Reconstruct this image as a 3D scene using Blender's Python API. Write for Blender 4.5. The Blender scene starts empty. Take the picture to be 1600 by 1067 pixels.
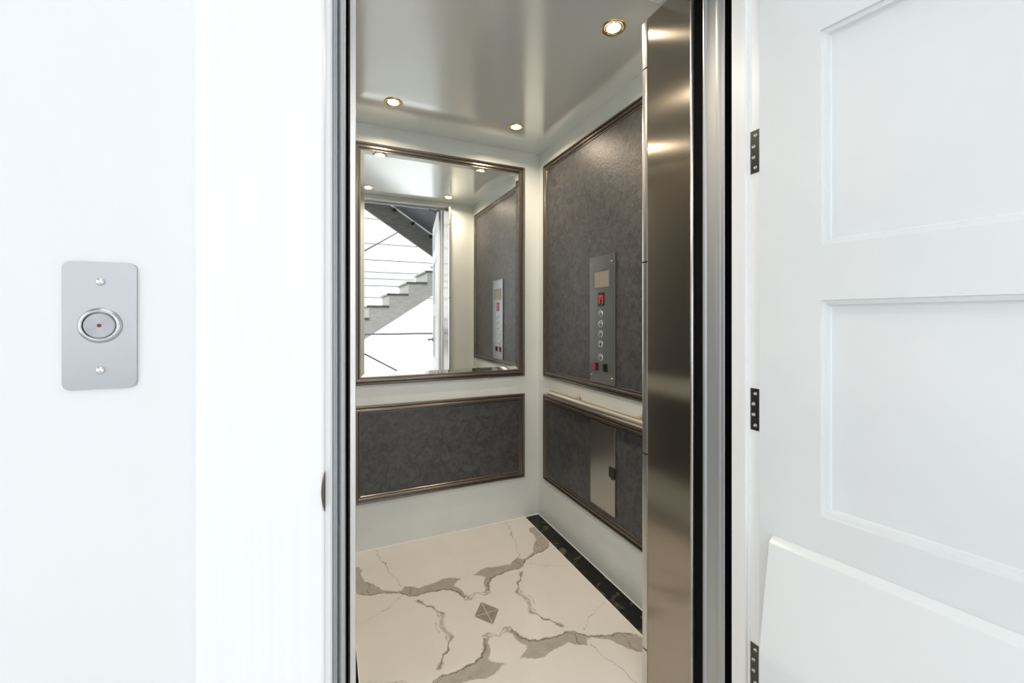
import bpy, bmesh, math, random
from mathutils import Vector, Matrix, noise
R = math.radians
sc = bpy.context.scene
COL = sc.collection
# ------------------------------------------------------------------ camera, world, big lights, exposure
F_PX, YAW, HC, HORIZON = 647.5, 23.8, 1.22, 498.6
cam_d = bpy.data.cameras.new('camera'); cam = bpy.data.objects.new('camera', cam_d); COL.objects.link(cam)
cam.location = (0, 0, HC); cam.rotation_euler = (R(90), 0, R(-YAW))
cam_d.sensor_width = 36; cam_d.lens = 36*F_PX/1600
cam_d.shift_y = -(533.5-HORIZON)/1600
cam_d.clip_start = 0.01
sc.camera = cam
sc.view_settings.view_transform = 'Standard'; sc.view_settings.look = 'None'
sc.view_settings.gamma = 1; sc.view_settings.use_curve_mapping = False
sc.view_settings.exposure = 0.13
w = bpy.data.worlds.new('sky'); sc.world = w; w.use_nodes = True
w.node_tree.nodes['Background'].inputs[0].default_value = (.86, .93, 1, 1)
w.node_tree.nodes['Background'].inputs[1].default_value = 1.5
sc.cycles.max_bounces = 12; sc.cycles.glossy_bounces = 8; sc.cycles.diffuse_bounces = 6
sc.cycles.sample_clamp_indirect = 6; sc.cycles.use_denoising = True
sc.cycles.blur_glossy = 0.5

def area(name, loc, rot, sx, sy, power, col=(1, 1, 1), spread=180):
    l = bpy.data.lights.new(name, 'AREA'); l.shape = 'RECTANGLE'; l.size = sx; l.size_y = sy
    l.energy = power; l.color = col; l.spread = R(spread)
    o = bpy.data.objects.new(name, l); COL.objects.link(o); o.location = loc; o.rotation_euler = [R(a) for a in rot]
    return o
# daylight entering the hall through its windows, then two added overhead lamps
area('window_daylight', (-2.52, -1.1, 1.65), (0, -90, 0), 2.3, 2.6, 23, (.93, .975, 1))
area('rear_window_daylight', (-1.35, -3.22, 1.65), (90, 0, 0), 1.7, 2.3, 6, (.93, .975, 1))
area('added_stair_fill', (.6, -2.75, 4.35), (0, 0, 0), 3.6, 1.0, 50, (.95, .98, 1))  # added lamp under the closed ceiling, brightens the wall behind the stairs
area('added_hall_fill', (-.3, -.6, 4.35), (0, 0, 0), 2.0, 1.2, 24, (.95, .98, 1))  # added overhead lamp for door guard and panel ledges, no opening above it

# ------------------------------------------------------------------ materials
def mat(name, col=(.8, .8, .8), rough=.5, metal=0., spec=.5, **kw):
    m = bpy.data.materials.new(name); m.use_nodes = True
    b = m.node_tree.nodes['Principled BSDF']
    b.inputs['Base Color'].default_value = (*col, 1); b.inputs['Roughness'].default_value = rough
    b.inputs['Metallic'].default_value = metal; b.inputs['Specular IOR Level'].default_value = spec
    for k, v in kw.items(): b.inputs[k.replace('_', ' ')].default_value = v
    return m
def nodes(m): return m.node_tree.nodes, m.node_tree.links, m.node_tree.nodes['Principled BSDF']
def add_noise(m, c1, c2, scale, detail=4, lo=.3, hi=.7, bump=0, stretch=(1, 1, 1), bscale=None, dist=.0):
    N, L, B = nodes(m)
    tc = N.new('ShaderNodeTexCoord'); mp = N.new('ShaderNodeMapping'); mp.inputs['Scale'].default_value = stretch
    L.new(tc.outputs['Object'], mp.inputs[0])
    n = N.new('ShaderNodeTexNoise'); n.inputs['Scale'].default_value = scale; n.inputs['Detail'].default_value = detail
    n.inputs['Distortion'].default_value = dist
    L.new(mp.outputs[0], n.inputs[0])
    r = N.new('ShaderNodeValToRGB'); r.color_ramp.elements[0].position = lo; r.color_ramp.elements[1].position = hi
    r.color_ramp.elements[0].color = (*c1, 1); r.color_ramp.elements[1].color = (*c2, 1)
    L.new(n.outputs[0], r.inputs[0]); L.new(r.outputs[0], B.inputs['Base Color'])
    if bump:
        n2 = n
        if bscale:
            n2 = N.new('ShaderNodeTexNoise'); n2.inputs['Scale'].default_value = bscale; n2.inputs['Detail'].default_value = 3
            L.new(mp.outputs[0], n2.inputs[0])
        bp = N.new('ShaderNodeBump'); bp.inputs['Strength'].default_value = bump; bp.inputs['Distance'].default_value = .002
        L.new(n2.outputs[0], bp.inputs['Height']); L.new(bp.outputs[0], B.inputs['Normal'])
    return m
def brushed(name, col, rough, aniso=.8, rot=0., grain=(1, 1, 1), amt=.12):
    m = mat(name, col, rough, 1.0); N, L, B = nodes(m)
    B.inputs['Anisotropic'].default_value = aniso; B.inputs['Anisotropic Rotation'].default_value = rot
    ge = N.new('ShaderNodeNewGeometry'); t = N.new('ShaderNodeVectorMath'); t.operation = 'CROSS_PRODUCT'; t.inputs[1].default_value = (0, .003, 1)
    L.new(ge.outputs['True Normal'], t.inputs[0]); L.new(t.outputs[0], B.inputs['Tangent'])
    tc = N.new('ShaderNodeTexCoord'); mp = N.new('ShaderNodeMapping'); mp.inputs['Scale'].default_value = grain
    L.new(tc.outputs['Object'], mp.inputs[0])
    n = N.new('ShaderNodeTexNoise'); n.inputs['Scale'].default_value = 1; n.inputs['Detail'].default_value = 3
    L.new(mp.outputs[0], n.inputs[0])
    mr = N.new('ShaderNodeMapRange'); mr.inputs[3].default_value = rough*(1-amt*2); mr.inputs[4].default_value = rough*(1+amt*2)
    L.new(n.outputs[0], mr.inputs[0]); L.new(mr.outputs[0], B.inputs['Roughness'])
    return m

M = {}
M['wall_white'] = add_noise(mat('white_painted_wall', rough=.6), (.775, .78, .79), (.80, .805, .815), 2.0)
M['trim_white'] = add_noise(mat('white_gloss_trim', rough=.35), (.86, .865, .865), (.89, .895, .895), 3, stretch=(30, 30, .6))
M['door_white'] = add_noise(mat('white_painted_door', rough=.42), (.72, .745, .75), (.77, .79, .79), 3, 5, .35, .65)
M['guard_white'] = mat('white_moulded_plastic', (.76, .785, .785), .38)
M['car_wall'] = add_noise(mat('pale_grey_laminate', rough=.36), (.70, .745, .735), (.74, .785, .775), 6, bump=.12, bscale=260)
M['car_ceiling'] = add_noise(mat('satin_grey_ceiling_panel', rough=.16, metal=.35, spec=.9), (.80, .835, .82), (.83, .865, .85), 3)
M['vinyl'] = add_noise(mat('charcoal_embossed_vinyl', rough=.42), (.040, .041, .044), (.082, .083, .087), 26, 6, .34, .66, bump=.5, bscale=90, dist=1.2)
M['mould'] = mat('taupe_metallic_moulding', (.165, .142, .122), .24, .7)
M['mirror'] = mat('silvered_mirror', (.93, .95, .945), 0.0, 1.0)
M['steel_panel'] = brushed('brushed_steel_door_panel', (.42, .38, .325), .16, .93, 0.0, (9, 9, 1.2), .04)
M['steel_plate'] = brushed('brushed_steel_plate', (.41, .41, .415), .34, .6, .0, (1, 1, 40), .06)
M['steel_cop'] = mat('satin_steel_car_plate', (.31, .31, .295), .28, 1.0)
M['steel_cover'] = mat('satin_steel_cover', (.46, .42, .375), .30, 1.0)
M['steel_frame'] = brushed('satin_aluminium_frame', (.50, .525, .54), .52, .0, .0, (9, 9, 1), .0); M['steel_frame'].node_tree.nodes['Principled BSDF'].inputs['Metallic'].default_value = .75
M['steel_edge'] = brushed('satin_steel_edge', (.70, .70, .69), .34, .0, .0, (9, 9, 1), .0)
M['chrome'] = mat('polished_steel', (.72, .71, .69), .12, 1.0)
M['rail'] = mat('satin_steel_rail', (.86, .77, .65), .30, 1.0)
M['brass'] = mat('brass_rim', (.75, .55, .26), .2, 1.0)
M['hinge'] = mat('dark_nickel_hinge', (.11, .11, .10), .32, 1.0)
M['screw_hole'] = mat('dark_recess', (.02, .02, .02), .6)
M['black'] = mat('black_plastic', (.01, .01, .01), .35)
M['gap_black'] = mat('gap_shade_black', (.004, .004, .004), .8, spec=.1)  # near-black colour standing in for shade in the gap; floor slab shares it
M['cert'] = mat('grey_paper_card', (.25, .235, .21), .6)
def emit(name, col, s, base=(.02, .02, .02)):
    m = mat(name, base, .4); b = m.node_tree.nodes['Principled BSDF']
    b.inputs['Emission Color'].default_value = (*col, 1); b.inputs['Emission Strength'].default_value = s
    return m
M['led_red'] = emit('red_led', (1, .02, .03), 1.0)
M['led_dot'] = emit('red_indicator', (.8, .0, .05), .10, (.20, .0, .02))
M['bulb'] = emit('warm_bulb', (1, .80, .50), 28)
M['wood'] = add_noise(mat('grey_stained_wood', rough=.45), (.095, .088, .080), (.22, .205, .185), 7, 6, .3, .7, stretch=(1.2, 6, 14), dist=.8)
M['wood_pale'] = add_noise(mat('pale_grey_oak', rough=.5), (.50, .475, .44), (.74, .71, .67), 7, 6, .3, .7, stretch=(1.2, 6, 14), dist=.8)
M['soffit'] = add_noise(mat('dark_grey_soffit', rough=.5), (.06, .06, .064), (.10, .10, .106), 4, 5)
M['riser'] = mat('pale_riser', (.46, .44, .39), .5)
M['line'] = mat('grey_cable', (.28, .29, .29), .4)
M['rodgrey'] = mat('grey_metal_rail', (.22, .22, .21), .35, .6)
M['hall_floor'] = add_noise(mat('pale_hall_tile', rough=.2), (.66, .65, .63), (.72, .71, .69), 2)
M['strike'] = mat('bronze_strike', (.16, .13, .10), .3, 1.0)
M['sill'] = mat('aluminium_sill', (.55, .55, .54), .35, 1.0)

# car floor marble: veins come from vertex attributes (inlaid stone pattern), colour from noise
def marble():
    m = mat('cream_bookmatched_marble', rough=.07, spec=.5); N, L, B = nodes(m)
    tc = N.new('ShaderNodeTexCoord')
    n = N.new('ShaderNodeTexNoise'); n.inputs['Scale'].default_value = 5; n.inputs['Detail'].default_value = 5
    L.new(tc.outputs['Object'], n.inputs[0])
    base = N.new('ShaderNodeMix'); base.data_type = 'RGBA'
    base.inputs[6].default_value = (.67, .65, .615, 1); base.inputs[7].default_value = (.745, .72, .685, 1)
    L.new(n.outputs[0], base.inputs[0])
    n2 = N.new('ShaderNodeTexNoise'); n2.inputs['Scale'].default_value = 38; n2.inputs['Detail'].default_value = 5
    L.new(tc.outputs['Object'], n2.inputs[0])
    vc = N.new('ShaderNodeMix'); vc.data_type = 'RGBA'
    vc.inputs[6].default_value = (.25, .23, .195, 1); vc.inputs[7].default_value = (.44, .405, .35, 1)
    L.new(n2.outputs[0], vc.inputs[0])
    a = N.new('ShaderNodeAttribute'); a.attribute_name = 'vein'
    m1 = N.new('ShaderNodeMix'); m1.data_type = 'RGBA'
    L.new(a.outputs['Fac'], m1.inputs[0]); L.new(base.outputs[2], m1.inputs[6]); L.new(vc.outputs[2], m1.inputs[7])
    a2 = N.new('ShaderNodeAttribute'); a2.attribute_name = 'dark'
    m2 = N.new('ShaderNodeMix'); m2.data_type = 'RGBA'; m2.inputs[7].default_value = (.15, .13, .105, 1)
    L.new(a2.outputs['Fac'], m2.inputs[0]); L.new(m1.outputs[2], m2.inputs[6])
    a3 = N.new('ShaderNodeAttribute'); a3.attribute_name = 'grout'
    m3 = N.new('ShaderNodeMix'); m3.data_type = 'RGBA'; m3.inputs[7].default_value = (.78, .73, .66, 1)
    L.new(a3.outputs['Fac'], m3.inputs[0]); L.new(m2.outputs[2], m3.inputs[6])
    L.new(m3.outputs[2], B.inputs['Base Color'])
    return m
M['marble'] = marble()
def black_marble():
    m = mat('black_emperador_marble', rough=.06, spec=.22); N, L, B = nodes(m)
    tc = N.new('ShaderNodeTexCoord')
    n = N.new('ShaderNodeTexNoise'); n.inputs['Scale'].default_value = 9; n.inputs['Detail'].default_value = 7; n.inputs['Distortion'].default_value = 1.5
    L.new(tc.outputs['Object'], n.inputs[0])
    r = N.new('ShaderNodeValToRGB'); e = r.color_ramp.elements
    e[0].position = .55; e[0].color = (.006, .005, .004, 1); e[1].position = .78; e[1].color = (.16, .14, .09, 1)
    L.new(n.outputs[0], r.inputs[0]); L.new(r.outputs[0], B.inputs['Base Color'])
    return m
M['black_marble'] = black_marble()

# ------------------------------------------------------------------ helpers
def obj(name, bm, m, parent=None, loc=None, smooth=False):
    me = bpy.data.meshes.new(name)
    bmesh.ops.recalc_face_normals(bm, faces=bm.faces)
    bm.to_mesh(me); bm.free()
    if smooth:
        for p in me.polygons: p.use_smooth = True
    o = bpy.data.objects.new(name, me); COL.objects.link(o)
    for x in (m if isinstance(m, (list, tuple)) else [m]): me.materials.append(x)
    if parent:
        o.parent = parent
        o.location = -parent.location if loc is None else loc
        if parent.type == 'MESH' or parent.rotation_euler.z: o.location = (0, 0, 0) if loc is None else loc
    elif loc: o.location = loc
    return o
def thing(name, label, cat, loc=(0, 0, 0), rz=0, group=None, kind=None):
    o = bpy.data.objects.new(name, None); COL.objects.link(o); o.empty_display_size = .05
    o.location = loc; o.rotation_euler = (0, 0, rz); tag(o, label, cat, group, kind); return o
def tag(o, label, cat, group=None, kind=None):
    o['label'] = label; o['category'] = cat
    if group: o['group'] = group
    if kind: o['kind'] = kind
    return o
def struct(name, bm, m, label=None, cat=None, smooth=False):
    o = obj(name, bm, m, smooth=smooth); o['kind'] = 'structure'
    if label: o['label'] = label; o['category'] = cat
    return o
def box(bm, x0, x1, y0, y1, z0, z1, bev=0, mi=0):
    vs = [bm.verts.new((x, y, z)) for x in (x0, x1) for y in (y0, y1) for z in (z0, z1)]
    fs = [bm.faces.new([vs[i] for i in f]) for f in ((0, 1, 3, 2), (4, 6, 7, 5), (0, 4, 5, 1), (2, 3, 7, 6), (0, 2, 6, 4), (1, 5, 7, 3))]
    for f in fs: f.material_index = mi
    if bev:
        es = {e for f in fs for e in f.edges}
        bmesh.ops.bevel(bm, geom=list(es), offset=bev, segments=3, profile=.5, affect='EDGES', clamp_overlap=True)
    return bm
def B(*a, **k): return box(bmesh.new(), *a, **k)
def prism(bm, pts, fn, t0, t1):
    """extrude a closed 2-D outline pts between fn(p, t0) and fn(p, t1)"""
    a = [bm.verts.new(fn(p, t0)) for p in pts]; b = [bm.verts.new(fn(p, t1)) for p in pts]
    n = len(pts)
    for i in range(n): bm.faces.new((a[i], a[(i+1) % n], b[(i+1) % n], b[i]))
    bm.faces.new(a[::-1]); bm.faces.new(b)
    return bm
def tube(bm, p0, p1, r, seg=20, caps=True):
    p0, p1 = Vector(p0), Vector(p1); d = (p1-p0).normalized()
    u = d.orthogonal().normalized(); v = d.cross(u)
    A = [bm.verts.new(p0+r*(math.cos(t)*u+math.sin(t)*v)) for t in [2*math.pi*i/seg for i in range(seg)]]
    C = [bm.verts.new(p1+r*(math.cos(t)*u+math.sin(t)*v)) for t in [2*math.pi*i/seg for i in range(seg)]]
    for i in range(seg): bm.faces.new((A[i], A[(i+1) % seg], C[(i+1) % seg], C[i]))
    if caps: bm.faces.new(A[::-1]); bm.faces.new(C)
    return bm
def lathe(bm, prof, org, axis, seg=32, close=True):
    """prof: (r, h) list, spun about axis through org"""
    org = Vector(org); d = Vector(axis).normalized(); u = d.orthogonal().normalized(); v = d.cross(u)
    rings = []
    for r, h in prof:
        if r < 1e-6: rings.append([bm.verts.new(org+d*h)]); continue
        rings.append([bm.verts.new(org+d*h+r*(math.cos(t)*u+math.sin(t)*v)) for t in [2*math.pi*i/seg for i in range(seg)]])
    for a, b in zip(rings, rings[1:]):
        for i in range(seg):
            j = (i+1) % seg
            if len(a) == 1 and len(b) == 1: continue
            if len(a) == 1: bm.faces.new((a[0], b[j], b[i]))
            elif len(b) == 1: bm.faces.new((a[i], a[j], b[0]))
            else: bm.faces.new((a[i], a[j], b[j], b[i]))
    return bm
MOULD = [(0, 0), (0, .010), (.002, .013), (.007, .0145), (.011, .013), (.0125, .0075), (.015, .0065), (.0165, .0125), (.021, .0165),
         (.028, .0165), (.0325, .013), (.034, .008), (.0355, .0075), (.037, .0105), (.040, .0105), (.042, .008), (.043, .004), (.043, 0)]
def frame(bm, a0, a1, z0, z1, fn, prof=MOULD):
    """mitred moulding round the rectangle; fn(a, z, h) -> world point, h = height off the wall"""
    corners = [(a0, z0, 1, 1), (a1, z0, -1, 1), (a1, z1, -1, -1), (a0, z1, 1, -1)]
    R_ = [[bm.verts.new(fn(a+sa*i, z+sz*i, h)) for i, h in prof] for a, z, sa, sz in corners]
    for k in range(4):
        p, q = R_[k], R_[(k+1) % 4]
        for i in range(len(prof)-1): bm.faces.new((p[i], q[i], q[i+1], p[i+1]))
    return bm

XW, YB, ZC, YF = 1.199, 2.306, 2.248, 1.008      # elevator car: right wall, back wall, ceiling, front wall (inside)
YH, YC = .690, .672                               # hall wall face, casing face
CX, CY = .599, 1.618                              # centre of the floor pattern

# ------------------------------------------------------------------ elevator car shell
VEINS_A = [(0.476,0.556),(0.458,0.521),(0.467,0.486),(0.454,0.435),(0.418,0.391),(0.396,0.346),(0.369,0.316),(0.333,0.292),(0.299,0.285),(0.282,0.311),(0.245,0.288),(0.231,0.27),(0.175,0.279),(0.116,0.288),(0.073,0.285),(0.031,0.266),(0.05,0.248),(0.08,0.226),(0.058,0.189),(0.044,0.127),(0.060,0.127),(0.080,0.167),(0.100,0.208),(0.133,0.215),(0.176,0.226),(0.212,0.226),(0.244,0.222),(0.273,0.228),(0.290,0.25),(0.313,0.275),(0.351,0.287),(0.388,0.302),(0.431,0.306),(0.474,0.330),(0.505,0.375),(0.53,0.437),(0.53,0.56)]
DARK = [  # (polyline in folded coordinates, half width, strength)
 ([(0.074,0.167),(0.095,0.206),(0.133,0.217),(0.176,0.228),(0.212,0.228),(0.244,0.224),(0.273,0.230),(0.290,0.254),(0.313,0.277),(0.351,0.289),(0.388,0.305),(0.431,0.308),(0.474,0.336)], .0030, .85),
 ([(0.058,0.127),(0.075,0.165),(0.096,0.205)], .0035, .6),
 ([(0.476,0.556),(0.458,0.521),(0.467,0.486),(0.454,0.435),(0.418,0.391),(0.396,0.346),(0.369,0.316),(0.333,0.292)], .0016, .55),
 ([(0.454,0.435),(0.430,0.385),(0.445,0.345),(0.431,0.308)], .0022, .7),
 ([(0.282,0.311),(0.262,0.29),(0.268,0.255),(0.244,0.224)], .0022, .7),
 ([(0.245,0.288),(0.231,0.272),(0.175,0.279),(0.116,0.288),(0.073,0.285)], .0014, .5),
 ([(0.17,0.262),(0.12,0.27),(0.085,0.262)], .0012, .3),
 ([(0.041,0.123),(0.033,0.105),(0.015,0.122),(0.0,0.134)], .0035, .5),
 ([(0.0,0.134),(0.027,0.131),(0.055,0.110),(0.058,0.127)], .0030, .45),
 ([(0.242,0.187),(0.225,0.153),(0.192,0.113),(0.187,0.086)], .0028, .8),
 ([(0.245,0.192),(0.236,0.176)], .0075, .65),
 ([(0.187,0.086),(0.166,0.071)], .0055, .65),
 ([(0.172,0.072),(0.178,0.04),(0.186,0.0)], .0085, .42),
 ([(0.187,0.086),(0.187,0.04),(0.195,0.0)], .0018, .6),
 ([(0.208,0.03),(0.211,0.0)], .0022, .5),
 ([(0.316,0.24),(0.342,0.225),(0.374,0.193),(0.395,0.184),(0.431,0.163),(0.469,0.148),(0.494,0.15)], .0011, .4),
 ([(0.374,0.193),(0.395,0.184)], .0022, .6),
 ([(0.378,0.69),(0.365,0.651),(0.368,0.602),(0.352,0.547),(0.34,0.528),(0.339,0.477),(0.323,0.402),(0.303,0.352),(0.296,0.31)], .0015, .5),
 ([(0.352,0.547),(0.34,0.528)], .0055, .6),
]
def pip(x, y, P):
    c = False; j = len(P)-1
    for i in range(len(P)):
        xi, yi = P[i]; xj, yj = P[j]
        if (yi > y) != (yj > y) and x < (xj-xi)*(y-yi)/(yj-yi)+xi: c = not c
        j = i
    return c
def build_floor():
    import numpy as np
    x0, x1, y0, y1 = .092, 1.104, .90, YB
    nx, ny = 460, 640
    xs = np.linspace(x0, x1, nx); ys = np.linspace(y0, y1, ny)
    GX, GY = np.meshgrid(xs, ys)
    def vn(X, Y, s, seed):      # cheap value noise
        rng = np.random.RandomState(seed); g = rng.rand(64, 64)
        X = X*s; Y = Y*s; xi = np.floor(X).astype(int); yi = np.floor(Y).astype(int)
        fx = X-xi; fy = Y-yi; fx = fx*fx*(3-2*fx); fy = fy*fy*(3-2*fy)
        h = lambda a, b: g[a % 64, b % 64]
        return (h(xi, yi)*(1-fx)+h(xi+1, yi)*fx)*(1-fy)+(h(xi, yi+1)*(1-fx)+h(xi+1, yi+1)*fx)*fy-.5
    U0 = np.abs(GX-CX); V0 = np.abs(GY-CY)
    U = U0+.012*vn(U0, V0, 45, 1)+.006*vn(U0, V0, 110, 2); V = V0+.012*vn(U0, V0, 45, 3)+.006*vn(U0, V0, 110, 4)
    ins = np.zeros(U.shape, bool); P = VEINS_A; j = len(P)-1
    dmin = np.full(U.shape, 9.)
    def segd(a, b):
        ax, ay = a; bx, by = b; L2 = (bx-ax)**2+(by-ay)**2+1e-12
        t = np.clip(((U-ax)*(bx-ax)+(V-ay)*(by-ay))/L2, 0, 1)
        return np.hypot(U-ax-t*(bx-ax), V-ay-t*(by-ay)), t
    for i in range(len(P)):
        xi, yi = P[i]; xj, yj = P[j]
        cr = ((yi > V) != (yj > V)) & (U < (xj-xi)*(V-yi)/((yj-yi) or 1e-9)+xi)
        ins ^= cr; dmin = np.minimum(dmin, segd(P[i], P[j])[0]); j = i
    sd = np.where(ins, dmin, -dmin)
    vein = np.clip(sd/.004+.5, 0, 1)*.85
    dark = np.zeros(U.shape)
    for pl, hw, st in DARK:
        d = np.full(U.shape, 9.)
        for a, b in zip(pl, pl[1:]): d = np.minimum(d, segd(a, b)[0])
        wv = hw*(1+1.2*vn(U0, V0, 60, 7))
        dark = np.maximum(dark, st*np.clip(1.5-d/np.maximum(wv, .0008), 0, 1))
    dia = U0/.055+V0/.073
    k = np.clip((1-dia)/.05, 0, 1)
    edge = np.maximum(np.clip(1-np.abs(dia-.93)/.08, 0, 1), .8*np.clip(1-np.abs(dia-.55)/.10, 0, 1))
    vein = np.maximum(vein, k); dark = np.maximum(dark*(1-k), k*(.3+.4*edge))
    gr = np.clip(1.5-U0/.0012, 0, 1); gr2 = np.clip(1.5-V0/.0011, 0, 1)
    grout = np.maximum(gr*.75, gr2*np.where((dark+vein) > .2, .8, .10))
    me = bpy.data.meshes.new('floor')
    co = np.zeros((nx*ny, 3)); co[:, 0] = GX.ravel(); co[:, 1] = GY.ravel()
    idx = np.arange(nx*ny).reshape(ny, nx)
    q = np.stack([idx[:-1, :-1], idx[:-1, 1:], idx[1:, 1:], idx[1:, :-1]], -1).reshape(-1, 4)
    me.from_pydata(co.tolist(), [], q.tolist())
    for nme, arr in (('vein', vein), ('dark', dark), ('grout', grout)):
        at = me.attributes.new(nme, 'FLOAT', 'POINT'); at.data.foreach_set('value', arr.ravel().astype('f'))
    me.materials.append(M['marble'])
    o = bpy.data.objects.new('floor', me); COL.objects.link(o)
    tag(o, 'cream marble elevator floor with mirrored grey veins and small centre diamond', 'floor', kind='structure')
build_floor()
struct('floor_slab', B(-.06, XW+.06, .90, YB+.06, -.06, -.002), M['gap_black'], 'dark slab under the elevator floor', 'floor')
struct('trim_1', B(1.105, XW, .90, YB, -.001, .0005), M['black_marble'], 'black marble border strip along the right side of the elevator floor', 'floor border')
struct('trim_2', B(0, .091, .90, YB, -.001, .0005), M['black_marble'], 'black marble border strip along the left side of the elevator floor', 'floor border')
bm = bmesh.new()
box(bm, 1.1025, 1.1055, .90, YB, 0, .0008); box(bm, .0905, .0935, .90, YB, 0, .0008)
box(bm, XW-.003, XW, .90, YB, 0, .002); box(bm, 0, XW, YB-.003, YB, 0, .002)
struct('trim_3', bm, M['trim_white'], 'thin white sealant lines around the elevator floor', 'floor trim')

struct('wall_back', B(-.05, XW+.05, YB, YB+.05, 0, ZC+.05), M['car_wall'], 'pale grey back wall of the elevator behind the mirror', 'wall')
struct('wall_right', B(XW, XW+.05, .90, YB, 0, ZC+.05), M['car_wall'], 'pale grey right wall of the elevator carrying the control panel', 'wall')
struct('wall_left', B(-.05, 0, .90, YB, 0, ZC+.05), M['car_wall'], 'pale grey left wall of the elevator', 'wall')
bm = bmesh.new()
box(bm, .965, XW, .905, YF, 0, ZC); box(bm, 0, .046, .905, YF, 0, ZC); box(bm, .046, .965, .905, YF, 2.212, ZC)
struct('wall_front', bm, M['car_wall'], 'pale front return wall of the elevator around its opening', 'wall')
struct('ceiling', B(-.05, XW+.05, .90, YB+.05, ZC, ZC+.05), M['car_ceiling'], 'glossy grey elevator ceiling with recessed lights', 'ceiling')

# ------------------------------------------------------------------ framed panels and mirror
def on_back(a, z, h): return (a, YB-h, z)
def on_right(a, z, h): return (XW-h, a, z)
def on_left(a, z, h): return (h, a, z)
def framed(name, label, cat, fn, a0, a1, z0, z1, group=None, insert='vinyl'):
    t = thing(name, label, cat, fn((a0+a1)/2, z0, 0), group=group)
    obj('frame', frame(bmesh.new(), a0, a1, z0, z1, fn), M['mould'], t)
    p = [fn(a0+.036, z0+.036, .001), fn(a1-.036, z1-.036, .005)]
    if insert:
        lo = [min(p[0][i], p[1][i]) for i in range(3)]; hi = [max(p[0][i], p[1][i]) for i in range(3)]
        obj('panel_insert', B(lo[0], hi[0], lo[1], hi[1], lo[2], hi[2]), M[insert], t)
    return t
ZT, ZB, LT, LB = 2.149, .873, .765, .252
framed('wall_panel', 'wide low charcoal panel in a taupe frame below the mirror', 'wall panel', on_back, .107, 1.099, LB, LT)
framed('wall_panel', 'tall charcoal panel in a taupe frame behind the control panel', 'wall panel', on_right, 1.055, 2.226, ZB, ZT)
framed('wall_panel', 'low charcoal panel in a taupe frame under the handrail', 'wall panel', on_right, 1.055, 2.226, LB, LT)
framed('wall_panel', 'tall charcoal panel in a taupe frame on the left elevator wall', 'wall panel', on_left, 1.055, 2.226, ZB, ZT)
framed('wall_panel', 'low charcoal panel in a taupe frame on the left elevator wall', 'wall panel', on_left, 1.055, 2.226, LB, LT)
mt = framed('wall_mirror', 'large mirror with taupe frame on the back wall above the low panel', 'mirror', on_back, .107, 1.099, ZB, ZT, insert=None)
x0, x1, z0, z1 = .148, 1.058, ZB+.041, ZT-.041
bv, ym, ye = .021, YB-.0085, YB-.0067
bm = bmesh.new()
o_ = [bm.verts.new(v) for v in ((x0, ye, z0), (x1, ye, z0), (x1, ye, z1), (x0, ye, z1))]
i_ = [bm.verts.new(v) for v in ((x0+bv, ym, z0+bv), (x1-bv, ym, z0+bv), (x1-bv, ym, z1-bv), (x0+bv, ym, z1-bv))]
k_ = [bm.verts.new((v.co.x, YB-.001, v.co.z)) for v in o_]
bm.faces.new(i_); bm.faces.new(k_[::-1])
for k in range(4):
    bm.faces.new((o_[k], o_[(k+1) % 4], i_[(k+1) % 4], i_[k])); bm.faces.new((k_[k], k_[(k+1) % 4], o_[(k+1) % 4], o_[k]))
obj('mirror_glass', bm, M['mirror'], mt)

# ------------------------------------------------------------------ recessed ceiling lights
def downlight(x, y, label):
    t = thing('recessed_light', label, 'ceiling light', (x, y, ZC), group='recessed lights in the elevator ceiling')
    prof = [(.031, 0), (.0335, -.0025), (.037, -.004), (.041, -.0035), (.0435, -.0005), (.0435, .0)]
    obj('trim_ring', lathe(bmesh.new(), prof, (0, 0, 0), (0, 0, 1)), M['brass'], t, loc=(0, 0, 0), smooth=True)
    obj('reflector', lathe(bmesh.new(), [(.031, -.0008), (.028, -.0022), (.024, -.0012)], (0, 0, 0), (0, 0, 1)), M['chrome'], t, loc=(0, 0, 0), smooth=True)
    obj('bulb', lathe(bmesh.new(), [(.0255, -.0010), (.022, -.0040), (.013, -.0062), (0, -.007)], (0, 0, 0), (0, 0, 1)), M['bulb'], t, loc=(0, 0, 0), smooth=True)
    l = bpy.data.lights.new('downlight_beam', 'AREA'); l.shape = 'DISK'; l.energy = DOWN; l.color = (1, .82, .61); l.size = .044; l.spread = R(160)
    lo = bpy.data.objects.new('downlight_beam', l); COL.objects.link(lo); lo.location = (x, y, ZC-.0085)
DOWN = 4.0
downlight(.918, 1.193, 'lit recessed ceiling light nearest the steel door, largest of the three seen directly')
downlight(.915, 2.02, 'lit recessed ceiling light above the back right corner, next to the right wall')
downlight(.278, 2.025, 'lit recessed ceiling light above the left part of the mirror')
downlight(.278, 1.193, 'lit recessed ceiling light seen only at the left edge of the mirror')

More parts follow.
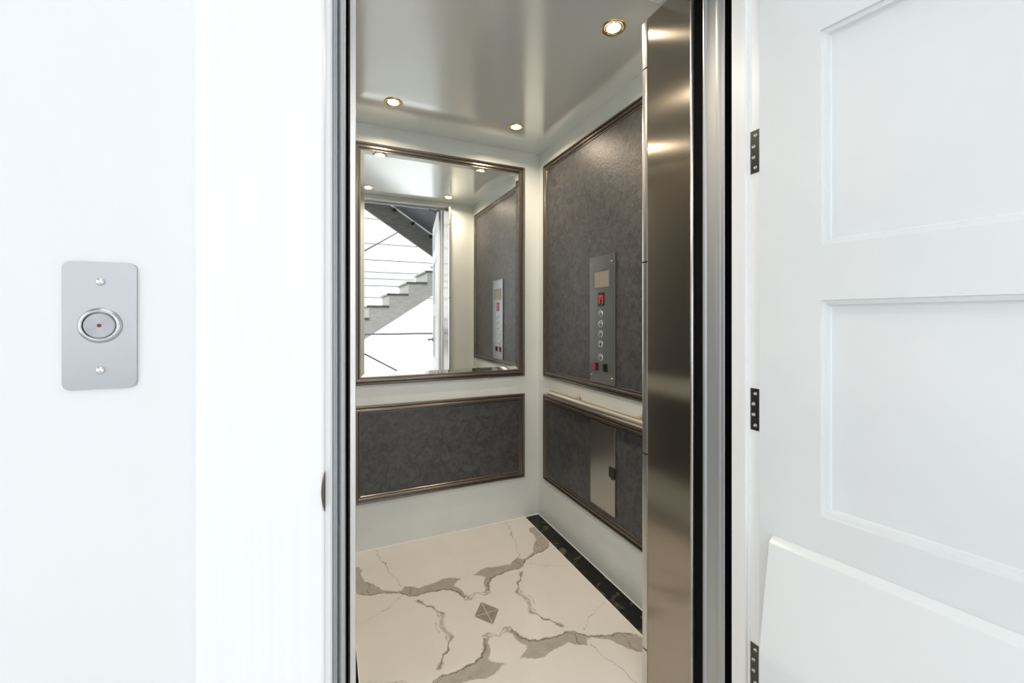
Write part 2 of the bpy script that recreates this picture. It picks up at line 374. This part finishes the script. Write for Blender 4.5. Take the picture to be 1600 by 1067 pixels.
# ------------------------------------------------------------------ handrail
hr = thing('handrail', 'round satin steel handrail on the right wall between the two charcoal panels', 'handrail', (XW, 1.67, .802))
RX, RZ = XW-.060, .802
bm = bmesh.new(); tube(bm, (RX, 1.27, RZ), (RX, 2.055, RZ), .0180, 28, False)
obj('rail', bm, M['rail'], hr, smooth=True)
for yy, dd in ((1.27, -1), (2.055, 1)):
    obj('end_cap', lathe(bmesh.new(), [(.0180, 0), (.0170, .002), (.0135, .0035), (0, .004)], (RX, yy, RZ), (0, dd, 0), 28), M['rail'], hr, smooth=True)
for yy in (1.365, 1.83):
    br = obj('bracket', tube(bmesh.new(), (XW-.004, yy, RZ+.011), (RX+.004, yy, RZ+.004), .0055, 14), M['rail'], hr, smooth=True)
    ro = obj('rosette', lathe(bmesh.new(), [(.014, 0), (.014, .003), (.010, .006), (0, .007)], (XW, yy, RZ+.011), (-1, 0, 0), 24), M['rail'], br, loc=(0, 0, 0), smooth=True)

# ------------------------------------------------------------------ control panel (right wall)
PF = XW-.0125        # face of the plate
cp = thing('elevator_control_panel', 'tall brushed steel control panel with red floor display on the right wall', 'control panel', (XW, 1.63, .915))
obj('faceplate', B(PF, XW-.0045, 1.532, 1.731, .913, 1.522, bev=.0008), M['steel_cop'], cp)
for yy, zz in ((1.708, 1.487), (1.555, 1.487), (1.716, .947), (1.555, .947)):
    s = obj('screw', lathe(bmesh.new(), [(.0044, 0), (.0042, .0014), (.003, .0026), (0, .003)], (PF, yy, zz), (-1, 0, 0), 14), M['chrome'], cp, smooth=True)
ct = obj('certificate_window', B(PF-.0005, PF, 1.574, 1.694, 1.372, 1.451), M['cert'], cp); ct['label'] = 'beige rectangular card window'
bm = bmesh.new()
box(bm, PF-.003, PF, 1.570, 1.574, 1.368, 1.455); box(bm, PF-.003, PF, 1.694, 1.698, 1.368, 1.455)
box(bm, PF-.003, PF, 1.574, 1.694, 1.451, 1.455); box(bm, PF-.003, PF, 1.574, 1.694, 1.368, 1.372)
obj('window_rim', bm, M['steel_cop'], ct, loc=(0, 0, 0))
ds = obj('floor_display', B(PF-.002, PF, 1.613, 1.659, 1.282, 1.347), M['black'], cp); ds['label'] = 'black floor display'
bm = bmesh.new(); dz0, dz1 = 1.293, 1.333; dy0, dy1 = 1.621, 1.650
W_ = .0032
box(bm, PF-.0028, PF-.002, dy0, dy0+W_, dz0, dz1); box(bm, PF-.0028, PF-.002, dy1-W_, dy1, dz0, dz1)
box(bm, PF-.0028, PF-.002, dy0, dy1, dz1-.0032, dz1)
ymid = (dy0+dy1)/2
box(bm, PF-.0028, PF-.002, ymid-.0012, ymid+.0012, dz1-.018, dz1-.0032)
l_ = obj('display_letter', bm, M['led_red'], ds, loc=(0, 0, 0)); l_['label'] = 'glowing red letter M'
for k, zz in enumerate((1.246, 1.197, 1.149, 1.102, 1.038)):
    b = obj('floor_button', lathe(bmesh.new(), [(.0, .0042), (.0105, .004), (.0115, .0028), (.0115, .0)], (PF, 1.640, zz), (-1, 0, 0), 24), M['steel_plate'], cp, smooth=True)
    obj('button_ring', lathe(bmesh.new(), [(.0118, 0), (.0122, .003), (.0145, .0042), (.0172, .003), (.018, 0)], (PF, 1.640, zz), (-1, 0, 0), 28), M['chrome'], b, loc=(0, 0, 0), smooth=True)
    if k in (2, 3):
        obj('button_centre', lathe(bmesh.new(), [(.0, .005), (.004, .0048), (.0045, .004)], (PF, 1.640, zz), (-1, 0, 0), 16), M['black'], b, loc=(0, 0, 0), smooth=True)
for y_, mm, lb in ((1.677, 'led_dot', 'red rocker switch'), (1.603, 'black', 'black rocker switch')):
    s = obj('rocker_switch', B(PF-.003, PF, y_-.015, y_+.015, .972, 1.010, bev=.001), M['black'], cp); s['label'] = lb
    bm = bmesh.new(); prism(bm, [(0, .976), (.0032, .976), (.006, 1.006), (0, 1.006)], lambda p, t: (PF-.003-p[0], t, p[1]), y_-.002, y_+.012)
    obj('rocker', bm, emit('red_rocker', (1, .02, .05), .08, (.32, .01, .015)) if mm == 'led_dot' else M[mm], s, loc=(0, 0, 0))
    obj('key_mark', lathe(bmesh.new(), [(.0, .0006), (.0028, .0006), (.0028, 0)], (PF, y_, .962), (-1, 0, 0), 12), M['black'], s, loc=(0, 0, 0))

# phone cabinet cover plate under the rail
cv = thing('access_cover', 'plain steel cover plate with black latch under the handrail', 'cover plate', (XW, 1.63, .315))
obj('cover_plate', B(XW-.0115, XW-.0055, 1.534, 1.727, .316, .722, bev=.0008), M['steel_cover'], cv)
la = obj('latch', B(XW-.018, XW-.0118, 1.530, 1.572, .492, .538, bev=.002), M['black'], cv); la['label'] = 'black latch'
obj('latch_tab', B(XW-.0175, XW-.0118, 1.540, 1.558, .486, .493, bev=.001), M['black'], la, loc=(0, 0, 0))

# ------------------------------------------------------------------ folded steel car door
SX, SY0, SY1, SZ = .953, .885, 1.066, 2.203
fd = thing('folding_car_door', 'tall brushed steel car door folded open at the right side of the elevator opening', 'elevator door', (SX+.01, SY1, 0))
obj('door_panel', B(SX, SX+.011, SY0, SY1-.003, .012, SZ, bev=.001), M['steel_panel'], fd)
bm = bmesh.new()
cuts = [.012, .135, .777, 1.408, 2.044, 2.198]
for a, b in zip(cuts, cuts[1:]):
    pr = [(SX-.0015, SY1-.003), (SX-.003, SY1+.004), (SX-.0035, SY1+.012), (SX-.001, SY1+.019), (SX+.004, SY1+.022), (SX+.011, SY1+.022), (SX+.011, SY1-.003)]
    prism(bm, pr, lambda p, t: (p[0], p[1], t), a+.0025, b-.0025)
obj('hinge_core', B(SX+.0005, SX+.010, SY1-.003, SY1+.018, .02, 2.19), M['black'], fd)
hg = obj('hinge_strip', bm, M['steel_edge'], fd); hg['label'] = 'pale segmented hinge strip'
obj('edge_strip', tube(bmesh.new(), (SX+.002, SY0-.004, .012), (SX+.002, SY0-.004, SZ), .005, 16), M['steel_edge'], fd, smooth=True)
bm = bmesh.new(); box(bm, .045, .955, .925, .945, 2.196, 2.212)
tr = thing('door_track', 'overhead car door track with black rollers across the elevator opening', 'door track', (.5, .95, 2.19))
obj('track_rail', bm, M['steel_frame'], tr)
for xx in (.82, .89):
    obj('roller', tube(bmesh.new(), (xx, .910, 2.196), (xx, .924, 2.196), .012, 16), M['black'], tr)
# steel strip at the left of the opening
lp = thing('steel_jamb_strip', 'narrow satin steel strip at the left edge of the elevator opening', 'jamb strip', (.04, .88, 0))
obj('strip', B(.0362, .0479, .868, .904, 0, 2.21, bev=.0015), M['steel_edge'], lp)
obj('screw', lathe(bmesh.new(), [(.003, 0), (.0028, .001), (0, .0015)], (.0479, .890, 1.92), (1, 0, 0), 12), M['chrome'], lp)

# black fills between hall frame and car, painting the darkness of the gap
bm = bmesh.new()
box(bm, .9585, 1.03, .778, .904, -.05, 2.45); box(bm, .978, 1.03, .752, .778, -.05, 2.45); box(bm, -.06, -.020, .752, .904, -.05, 2.45)
box(bm, -.020, .0355, .905-.004, .9045, 0, 2.212); box(bm, .965, .985, .900, .9045, 0, 2.212)
box(bm, -.06, 1.03, .752, .94, 2.40, 2.45); box(bm, -.06, 1.03, .896, .9045, 2.214, 2.45)  # back plate added to shut out light above the car
struct('wall_gap_shade', bm, M['gap_black'], 'black fill painted as the shade in the gap between the hall frame and the elevator car', 'gap lining')
struct('trim_4', B(-.05, 1.02, .672, .90, -.05, -.001), M['sill'], 'metal threshold between hall and elevator', 'threshold')

# ------------------------------------------------------------------ steel landing frame
lf = thing('landing_frame', 'fluted satin steel frame lining the doorway in front of the elevator', 'door frame', (.48, .8, 0))
def flute(sx):       # outline in (x, y) seen from above, mirrored for the other side
    pr = [(0, 0)]
    def arc(cx, cy, r, a0, a1, n=8):
        for i in range(n+1):
            a = R(a0+(a1-a0)*i/n); pr.append((cx+r*math.cos(a), cy+r*math.sin(a)))
    return pr
# left post: stepped flat, groove, half round nose
L_ = [(-.018, .775), (.0046+.001, .775), (.0062, .7738), (.0098, .7738), (.0104, .7765), (.0128, .7765), (.0134, .7738)]
for i in range(13):
    a = R(180-15*i); L_.append((.0200+.0062*math.cos(a), .7752-.0062*math.sin(a)*.9))
L_ += [(.0262, .842), (.022, .846), (-.018, .846)]
obj('post', prism(bmesh.new(), L_, lambda p, t: (p[0], p[1], t), 0, 2.30), M['steel_frame'], lf)
R_ = [(.958, .777), (.9562, .775), (.955, .7765), (.9550, .784)]
for i in range(9): R_.append((.9550-.0016*math.sin(math.pi*i/8), .785+.0165*i/8))
R_ += [(.955, .827), (.9562, .8285), (.9562, .8315)]
for i in range(9): R_.append((.9550-.0024*math.sin(math.pi*i/8), .832+.0125*i/8))
R_ += [(.958, .8455)]
obj('post', prism(bmesh.new(), R_, lambda p, t: (p[0], p[1], t), 0, 2.30), M['steel_frame'], lf)
obj('header', B(-.018, .983, .775, .846, 2.30, 2.36), M['steel_frame'], lf)

# ------------------------------------------------------------------ hall: wall, casing, jambs
HX0, HX1, HY0, HZ = -2.6, 2.7, -3.3, 4.4
bm = bmesh.new()
box(bm, HX0, -.02, YH, .75, 0, HZ); box(bm, .975, HX1, YH, .75, 0, HZ); box(bm, -.02, .975, YH, .75, 2.30, HZ)
struct('wall_hall_front', bm, M['wall_white'], 'white hall wall around the elevator doorway', 'wall')
def casing(bm, xa, xb, z0, z1):
    pr = [(xa, YH), (xa, YC+.004), (xa+.002, YC+.001), (xa+.005, YC), (xb-.005, YC), (xb-.002, YC+.001), (xb, YC+.004), (xb, YH)]
    prism(bm, pr, lambda p, t: (p[0], p[1], t), z0, z1)
bm = bmesh.new(); casing(bm, -.163, -.0055, 0, 2.43)
struct('trim_5', bm, M['trim_white'], 'wide white casing left of the elevator doorway', 'door casing')
bm = bmesh.new(); casing(bm, .975, 1.12, 0, 2.43)
struct('trim_6', bm, M['trim_white'], 'wide white casing right of the elevator doorway behind the open door', 'door casing')
struct('trim_7', B(.0015, .975, YC, YH, 2.285, 2.43), M['trim_white'], 'white head casing above the elevator doorway', 'door casing')
bm = bmesh.new()
box(bm, -.02, .0015, YC+.012, .752, 0, 2.29); box(bm, .0015, .0042, .708, .758, 0, 2.285, bev=.0008)
struct('trim_8', bm, M['trim_white'], 'white left door jamb with stop', 'door jamb')
bm = bmesh.new()
box(bm, .955, .975, YC+.002, .752, 0, 2.29); box(bm, .943, .9555, .7053, .7446, 0, 2.285, bev=.0015); box(bm, .9515, .9555, .700, .7053, 0, 2.285, bev=.001)
struct('trim_9', bm, M['trim_white'], 'white right door jamb with stop, carrying the hinges', 'door jamb')
struct('trim_10', B(-.02, .975, YC+.002, .75, 2.285, 2.30), M['trim_white'], 'white head jamb of the elevator doorway', 'door jamb')

sp = thing('strike_plate', 'small dark strike plate lip on the edge of the left casing', 'strike plate', (0, YC, .965))
bm = bmesh.new()
n = 14; rows = []
for j in range(n+1):
    t = j/n; z = .937+.056*t; wd = .0055*math.sin(math.pi*min(max(t, .03), .97))**.6
    rows.append([bm.verts.new(p) for p in ((-.0052, YC-.0006, z), (-.0052-wd*.6, YC-.0030, z), (-.0052-wd, YC-.0022, z), (-.0052-wd, YC-.0004, z), (-.0052, YC+.012, z))])
for a, b in zip(rows, rows[1:]):
    for i in range(5): bm.faces.new((a[i], a[(i+1) % 5], b[(i+1) % 5], b[i]))
bm.faces.new(rows[0]); bm.faces.new(rows[-1][::-1])
obj('strike_lip', bm, M['strike'], sp, smooth=True)

# hall call button
BX, BZ = -.264, 1.212
cb = thing('call_button_station', 'brushed steel elevator call station with one round button on the white hall wall', 'call button', (BX, YH, 1.132))
bm = bmesh.new()
pts = []
for cx_, cz_, a0 in ((-.228-.008, 1.292-.008, 0), (-.300+.008, 1.292-.008, 90), (-.300+.008, 1.132+.008, 180), (-.228-.008, 1.132+.008, 270)):
    for i in range(7): a = R(a0+15*i); pts.append((cx_+.008*math.cos(a), cz_+.008*math.sin(a)))
prism(bm, pts, lambda p, t: (p[0], t, p[1]), YH, YH-.0028)
bmesh.ops.bevel(bm, geom=[e for e in bm.edges if all(abs(v.co.y-(YH-.0028)) < 1e-6 for v in e.verts)], offset=.0007, segments=2, affect='EDGES')
obj('faceplate', bm, M['steel_plate'], cb)
PY = YH-.0028
for zz in (1.267, 1.1555):
    obj('screw', lathe(bmesh.new(), [(.0048, 0), (.0045, .0012), (.003, .0022), (0, .0028)], (BX, PY, zz), (0, -1, 0), 20), M['chrome'], cb, smooth=True)
obj('button_ring', lathe(bmesh.new(), [(.0165, .0), (.0166, .0026), (.0174, .0034), (.0200, .0028), (.0216, .0008), (.0220, 0)], (BX, PY, BZ), (0, -1, 0), 48), mat('satin_ring', (.50, .50, .50), .24, 1.0), cb, smooth=True)
gs = mat('radial_brushed_steel', (.34, .34, .345), .25, 1.0); N, L, Bs = nodes(gs)
Bs.inputs['Anisotropic'].default_value = .85
tg = N.new('ShaderNodeTangent'); tg.direction_type = 'RADIAL'; tg.axis = 'Y'; L.new(tg.outputs[0], Bs.inputs['Tangent'])
bt = obj('button', lathe(bmesh.new(), [(.0, .0030), (.0150, .0030), (.0158, .0022), (.0158, 0)], (0, 0, 0), (0, -1, 0), 48), gs, cb, loc=(0, 0, 0))
bt.location = Vector((BX, PY, BZ))-cb.location
il = obj('indicator_light', lathe(bmesh.new(), [(.0, .0040), (.0018, .0036), (.0023, .003)], (0, 0, 0), (0, -1, 0), 20), M['led_dot'], bt, loc=(0, 0, 0), smooth=True)
il['label'] = 'dark red indicator dot'

# ------------------------------------------------------------------ open hall door with hinges and guard
AL = R(10)
door = thing('door_1', 'white panelled hall door standing open at the right with three hinges', 'door', (.951, .675, 0), rz=0, kind='structure')
sA, cA = math.sin(AL), math.cos(AL)
def D(s, p, z): # s along the leaf from the hinge, p towards the elevator opening (inner face), z
    return (sA*s-cA*p, -cA*s-sA*p, z)
DW, DT, DH = .925, .044, 2.27
def dbox(bm, s0, s1, p0, p1, z0, z1):
    vs = [bm.verts.new(D(s, p, z)) for s in (s0, s1) for p in (p0, p1) for z in (z0, z1)]
    for f in ((0, 1, 3, 2), (4, 6, 7, 5), (0, 4, 5, 1), (2, 3, 7, 6), (0, 2, 6, 4), (1, 5, 7, 3)): bm.faces.new([vs[i] for i in f])
PZ = [(.211, .676), (.794, 1.261), (1.380, 1.846), (1.965, 2.165)]
S0, S1 = .125, DW-.125
bm = bmesh.new()
dbox(bm, 0, S0, -DT, 0, .012, DH); dbox(bm, S1, DW, -DT, 0, .012, DH)
zz = [.012]+[z for p in PZ for z in p]+[DH]
for a, b in zip(zz[::2], zz[1::2]): dbox(bm, S0, S1, -DT, 0, a, b)
bmesh.ops.remove_doubles(bm, verts=bm.verts, dist=1e-5)
obj('door_leaf', bm, M['door_white'], door, loc=(0, 0, 0))
STEP = [(0, -.0003), (.0012, -.0062), (.0095, -.0075), (.0125, -.0165), (.0155, -.0185), (.03, -.0185)]
for a, b in PZ:
    bm = bmesh.new()
    frame(bm, S0, S1, a, b, lambda s, z, h: D(s, h, z), STEP)
    i = .03
    v = [bm.verts.new(D(s, -.0185, z)) for s, z in ((S0+i, a+i), (S1-i, a+i), (S1-i, b-i), (S0+i, b-i))]; bm.faces.new(v)
    frame(bm, S0, S1, a, b, lambda s, z, h: D(s, -DT-h, z), STEP)
    v = [bm.verts.new(D(s, -DT+.0185, z)) for s, z in ((S0+i, a+i), (S1-i, a+i), (S1-i, b-i), (S0+i, b-i))]; bm.faces.new(v)
    obj('recessed_panel', bm, M['door_white'], door, loc=(0, 0, 0))
# space guard: sloped hollow box on the inner face
gp = [(0, .7135), (.0195, .7015), (.065, .471), (.066, .46), (.066, .07), (.06, .06), (0, .06)]
bm = bmesh.new()
s0, s1 = .029, DW-.03
prism(bm, gp, lambda p, t: D(t, p[0]+.0003, p[1]), s0, s1)
gd = obj('space_guard', bm, M['guard_white'], door, loc=(0, 0, 0)); gd['label'] = 'sloping white plastic guard on the lower door'
bev = gd.modifiers.new('soft', 'BEVEL'); bev.width = .003; bev.segments = 3; bev.limit_method = 'ANGLE'; bev.angle_limit = R(8)
# lever handle near the free edge
hb = bmesh.new()
def dt(bm, a, b, r): tube(bm, D(*a), D(*b), r, 16)
dt(hb, (DW-.065, 0, .985), (DW-.065, .055, .985), .009); dt(hb, (DW-.065, .055, .985), (DW-.185, .055, .985), .009)
hd = obj('door_handle', hb, M['black'], door, loc=(0, 0, 0)); hd['label'] = 'black lever handle'
rb = bmesh.new(); dt(rb, (DW-.065, 0, .985), (DW-.065, .008, .985), .026)
obj('handle_rose', rb, M['black'], hd, loc=(0, 0, 0))
for k, (z0, z1) in enumerate(((1.578, 1.682), (.948, 1.050), (.318, .424), (2.10, 2.20))):
    bm = bmesh.new()
    box(bm, .9533-.951, .9551-.951, .674-.675, .6995-.675, z0, z1)
    h = obj('hinge', bm, M['hinge'], door, loc=(0, 0, 0)); h['label'] = 'dark metal butt hinge'
    bm2 = bmesh.new()
    nq = 4
    for q in range(nq):
        zc = z0+(z1-z0)*(.12+.76*q/(nq-1)); yc = (.6868 if q in (0, 3) else .6915)-.675
        lathe(bm2, [(.0, .0004), (.0022, .0004), (.0030, .0014), (.0040, .0014), (.0044, .0)], (.9533-.951, yc, zc), (-1, 0, 0), 14)
    obj('hinge_screws', bm2, M['chrome'], h, loc=(0, 0, 0), smooth=True)
    bm3 = bmesh.new(); tube(bm3, D(-.005, -DT-.004, z0), D(-.005, -DT-.004, z1), .0045, 14)
    obj('hinge_knuckle', bm3, M['hinge'], h, loc=(0, 0, 0), smooth=True)

# ------------------------------------------------------------------ the rest of the hall, seen in the mirror
struct('floor_hall', B(HX0, HX1, HY0, .672, -.05, 0), M['hall_floor'], 'pale tiled hall floor in front of the elevator', 'floor')
bm = bmesh.new()
box(bm, HX0, -.25, HY0-.1, HY0, 0, .45); box(bm, HX0, -.25, HY0-.1, HY0, 2.85, HZ); box(bm, -.25, HX1, HY0-.1, HY0, 4.1, HZ); box(bm, -.25, HX1, HY0-.1, HY0, 0, .02)
box(bm, HX0, -2.25, HY0-.1, HY0, .45, 2.85); box(bm, -.45, -.25, HY0-.1, HY0, .45, 2.85)
struct('wall_hall_back', bm, M['wall_white'], 'bright white hall wall behind the staircase', 'wall')
bm = bmesh.new()
box(bm, HX0-.1, HX0, HY0, .75, 0, .45); box(bm, HX0-.1, HX0, HY0, .75, 2.85, HZ)
box(bm, HX0-.1, HX0, HY0, -2.3, .45, 2.85); box(bm, HX0-.1, HX0, .1, .75, .45, 2.85)
struct('wall_hall_left', bm, M['wall_white'], 'white hall wall with the large window', 'wall')
struct('wall_hall_right', B(HX1, HX1+.1, HY0, .75, 0, HZ), M['wall_white'], 'white hall wall at the top of the stairs', 'wall')
struct('ceiling_hall', B(HX0, HX1, HY0, .75, HZ, HZ+.1), M['wall_white'], 'white hall ceiling', 'ceiling')
glass = mat('window_glass', (1, 1, 1), 0, Transmission_Weight=1.0)
def window(name, fn, a0, a1, z0, z1, label):
    t = thing(name, label, 'window', fn((a0+a1)/2, z0, 0), kind='structure')
    bm = bmesh.new()
    def bx(p, q):
        P, Q = fn(*p), fn(*q); box(bm, min(P[0], Q[0]), max(P[0], Q[0]), min(P[1], Q[1]), max(P[1], Q[1]), min(P[2], Q[2]), max(P[2], Q[2]))
    for a in (a0, (a0+a1)/2-.025, a1-.05): bx((a, z0, -.02), (a+.05, z1, -.08))
    for z in (z0, z1-.05): bx((a0, z, -.02), (a1, z+.05, -.08))
    obj('window_frame', bm, M['trim_white'], t)
    bm = bmesh.new(); P, Q = fn(a0+.02, z0+.02, -.048), fn(a1-.02, z1-.02, -.052)
    box(bm, min(P[0], Q[0]), max(P[0], Q[0]), min(P[1], Q[1]), max(P[1], Q[1]), min(P[2], Q[2]), max(P[2], Q[2]))
    obj('pane', bm, glass, t)
window('window_1', lambda a, z, h: (HX0+h, a, z), -2.3, .1, .45, 2.85, 'large white framed window in the left hall wall')
window('window_2', lambda a, z, h: (a, HY0+h, z), -2.25, -.45, .45, 2.85, 'white framed window beside the staircase')
# tall frosted daylight glazing behind the stairs, with thin horizontal glazing bars
w3 = thing('window_3', 'tall bright frosted window wall with thin horizontal bars behind the staircase', 'window', (1.2, HY0, 0), kind='structure')
obj('pane', B(-.25, HX1, HY0-.06, HY0-.04, .02, 4.1), emit('frosted_daylight_glass', (.96, .985, 1), 1.8, (.6, .6, .6)), w3)
bm = bmesh.new()
for z in (3.045, 2.594, 2.297, 2.078, 1.957, 1.829, 1.613): box(bm, -.25, HX1, HY0-.04, HY0-.03, z-.010, z+.010)
obj('window_frame', bm, M['line'], w3)

# lower flight, rising to the right
RUN, RISE = .2935, .1885
def sxz(x0, z0): return lambda k: (x0+RUN*k, z0+RISE*k)
st = thing('stair_flight', 'lower grey wooden stair flight rising to the right, seen in the mirror', 'staircase', (.5, -2.45, .9))
base = sxz(.255, 1.242)
m_ = RISE/RUN
def zb(x): return .932+(x-.515)*.66
for yn, yf in ((-2.0, -2.045), (-2.90, -2.945)):
    ou = [(-.6, zb(-.6)), (2.0, zb(2.0))]
    top = []
    for k in range(5, -4, -1):
        x, z = base(k)
        top += [(min(x+RUN, 2.0), z-.035), (max(x, -.6), z-.035)]
    pr = ou+[p for p in top if -.6 <= p[0] <= 2.0]
    obj('stringer', prism(bmesh.new(), pr, lambda p, t: (p[0], t, p[1]), yn, yf), M['wood_pale'], st)
for k in range(-3, 6):
    x, z = base(k)
    t_ = obj('tread', B(x-.03, x+RUN, -2.96, -1.975, z-.035, z, bev=.004), M['wood'], st)
    if k > -3: obj('riser', B(x, x+.02, -2.90, -2.045, z-RISE, z-.035), M['riser'], st)
# upper flight, rising to the left (we look up at its soffit and far stringer)
uf = thing('stair_flight', 'upper dark wooden stair flight rising to the left, seen in the top of the mirror', 'staircase', (1, -2.4, 2.4))
def zu(x): return 2.8375-(x-.509)*.638
def slab(name, lo, hi, ya, yb, m):
    return obj(name, prism(bmesh.new(), [(-.9, zu(-.9)+lo), (1.95, zu(1.95)+lo), (1.95, zu(1.95)+hi), (-.9, zu(-.9)+hi)], lambda p, t: (p[0], t, p[1]), ya, yb), m, uf)
slab('stringer', 0, .336, -1.90, -1.95, M['wood'])
slab('soffit', .342, .56, -1.0, -1.90, M['soffit'])
slab('glass_edge', .322, .341, -1.87, -1.8995, M['trim_white'])
for x in (.26, .58, .90, 1.18, 1.46, 1.74):
    obj('standoff_bolt', tube(bmesh.new(), (x, -1.86, zu(x)+.288), (x, -1.8995, zu(x)+.288), .026, 14), M['black'], uf)
# rails
def rod(name, label, pts, r, m, cat='handrail', group=None):
    bm = bmesh.new()
    for a, b in zip(pts, pts[1:]): tube(bm, a, b, r, 12)
    o = obj(name, bm, m, smooth=True); tag(o, label, cat, group); return o
rod('stair_rail', 'thin grey handrail rising to the right above the lower flight in the mirror', [(.1, -2.9, 2.09), (1.103, -2.9, 2.749)], .016, M['rodgrey'])
rod('stair_rail', 'thin grey handrail sloping down to the right at the bottom of the mirror', [(.1, -2.98, .884), (1.106, -2.98,   .302)], .016, M['rodgrey'])
gr = thing('guard_rail', 'level grey guard rail crossing in front of the stairs in the mirror', 'guard rail', (.7, -1.6, 0))
obj('rail', tube(bmesh.new(), (-.2, -1.6, 1.005), (1.9, -1.6, 1.005), .013, 14), M['rodgrey'], gr, smooth=True)
for x in (-.19, 1.89): obj('post', tube(bmesh.new(), (x, -1.6, 0), (x, -1.6, 1.0), .012, 12), M['rodgrey'], gr, smooth=True)
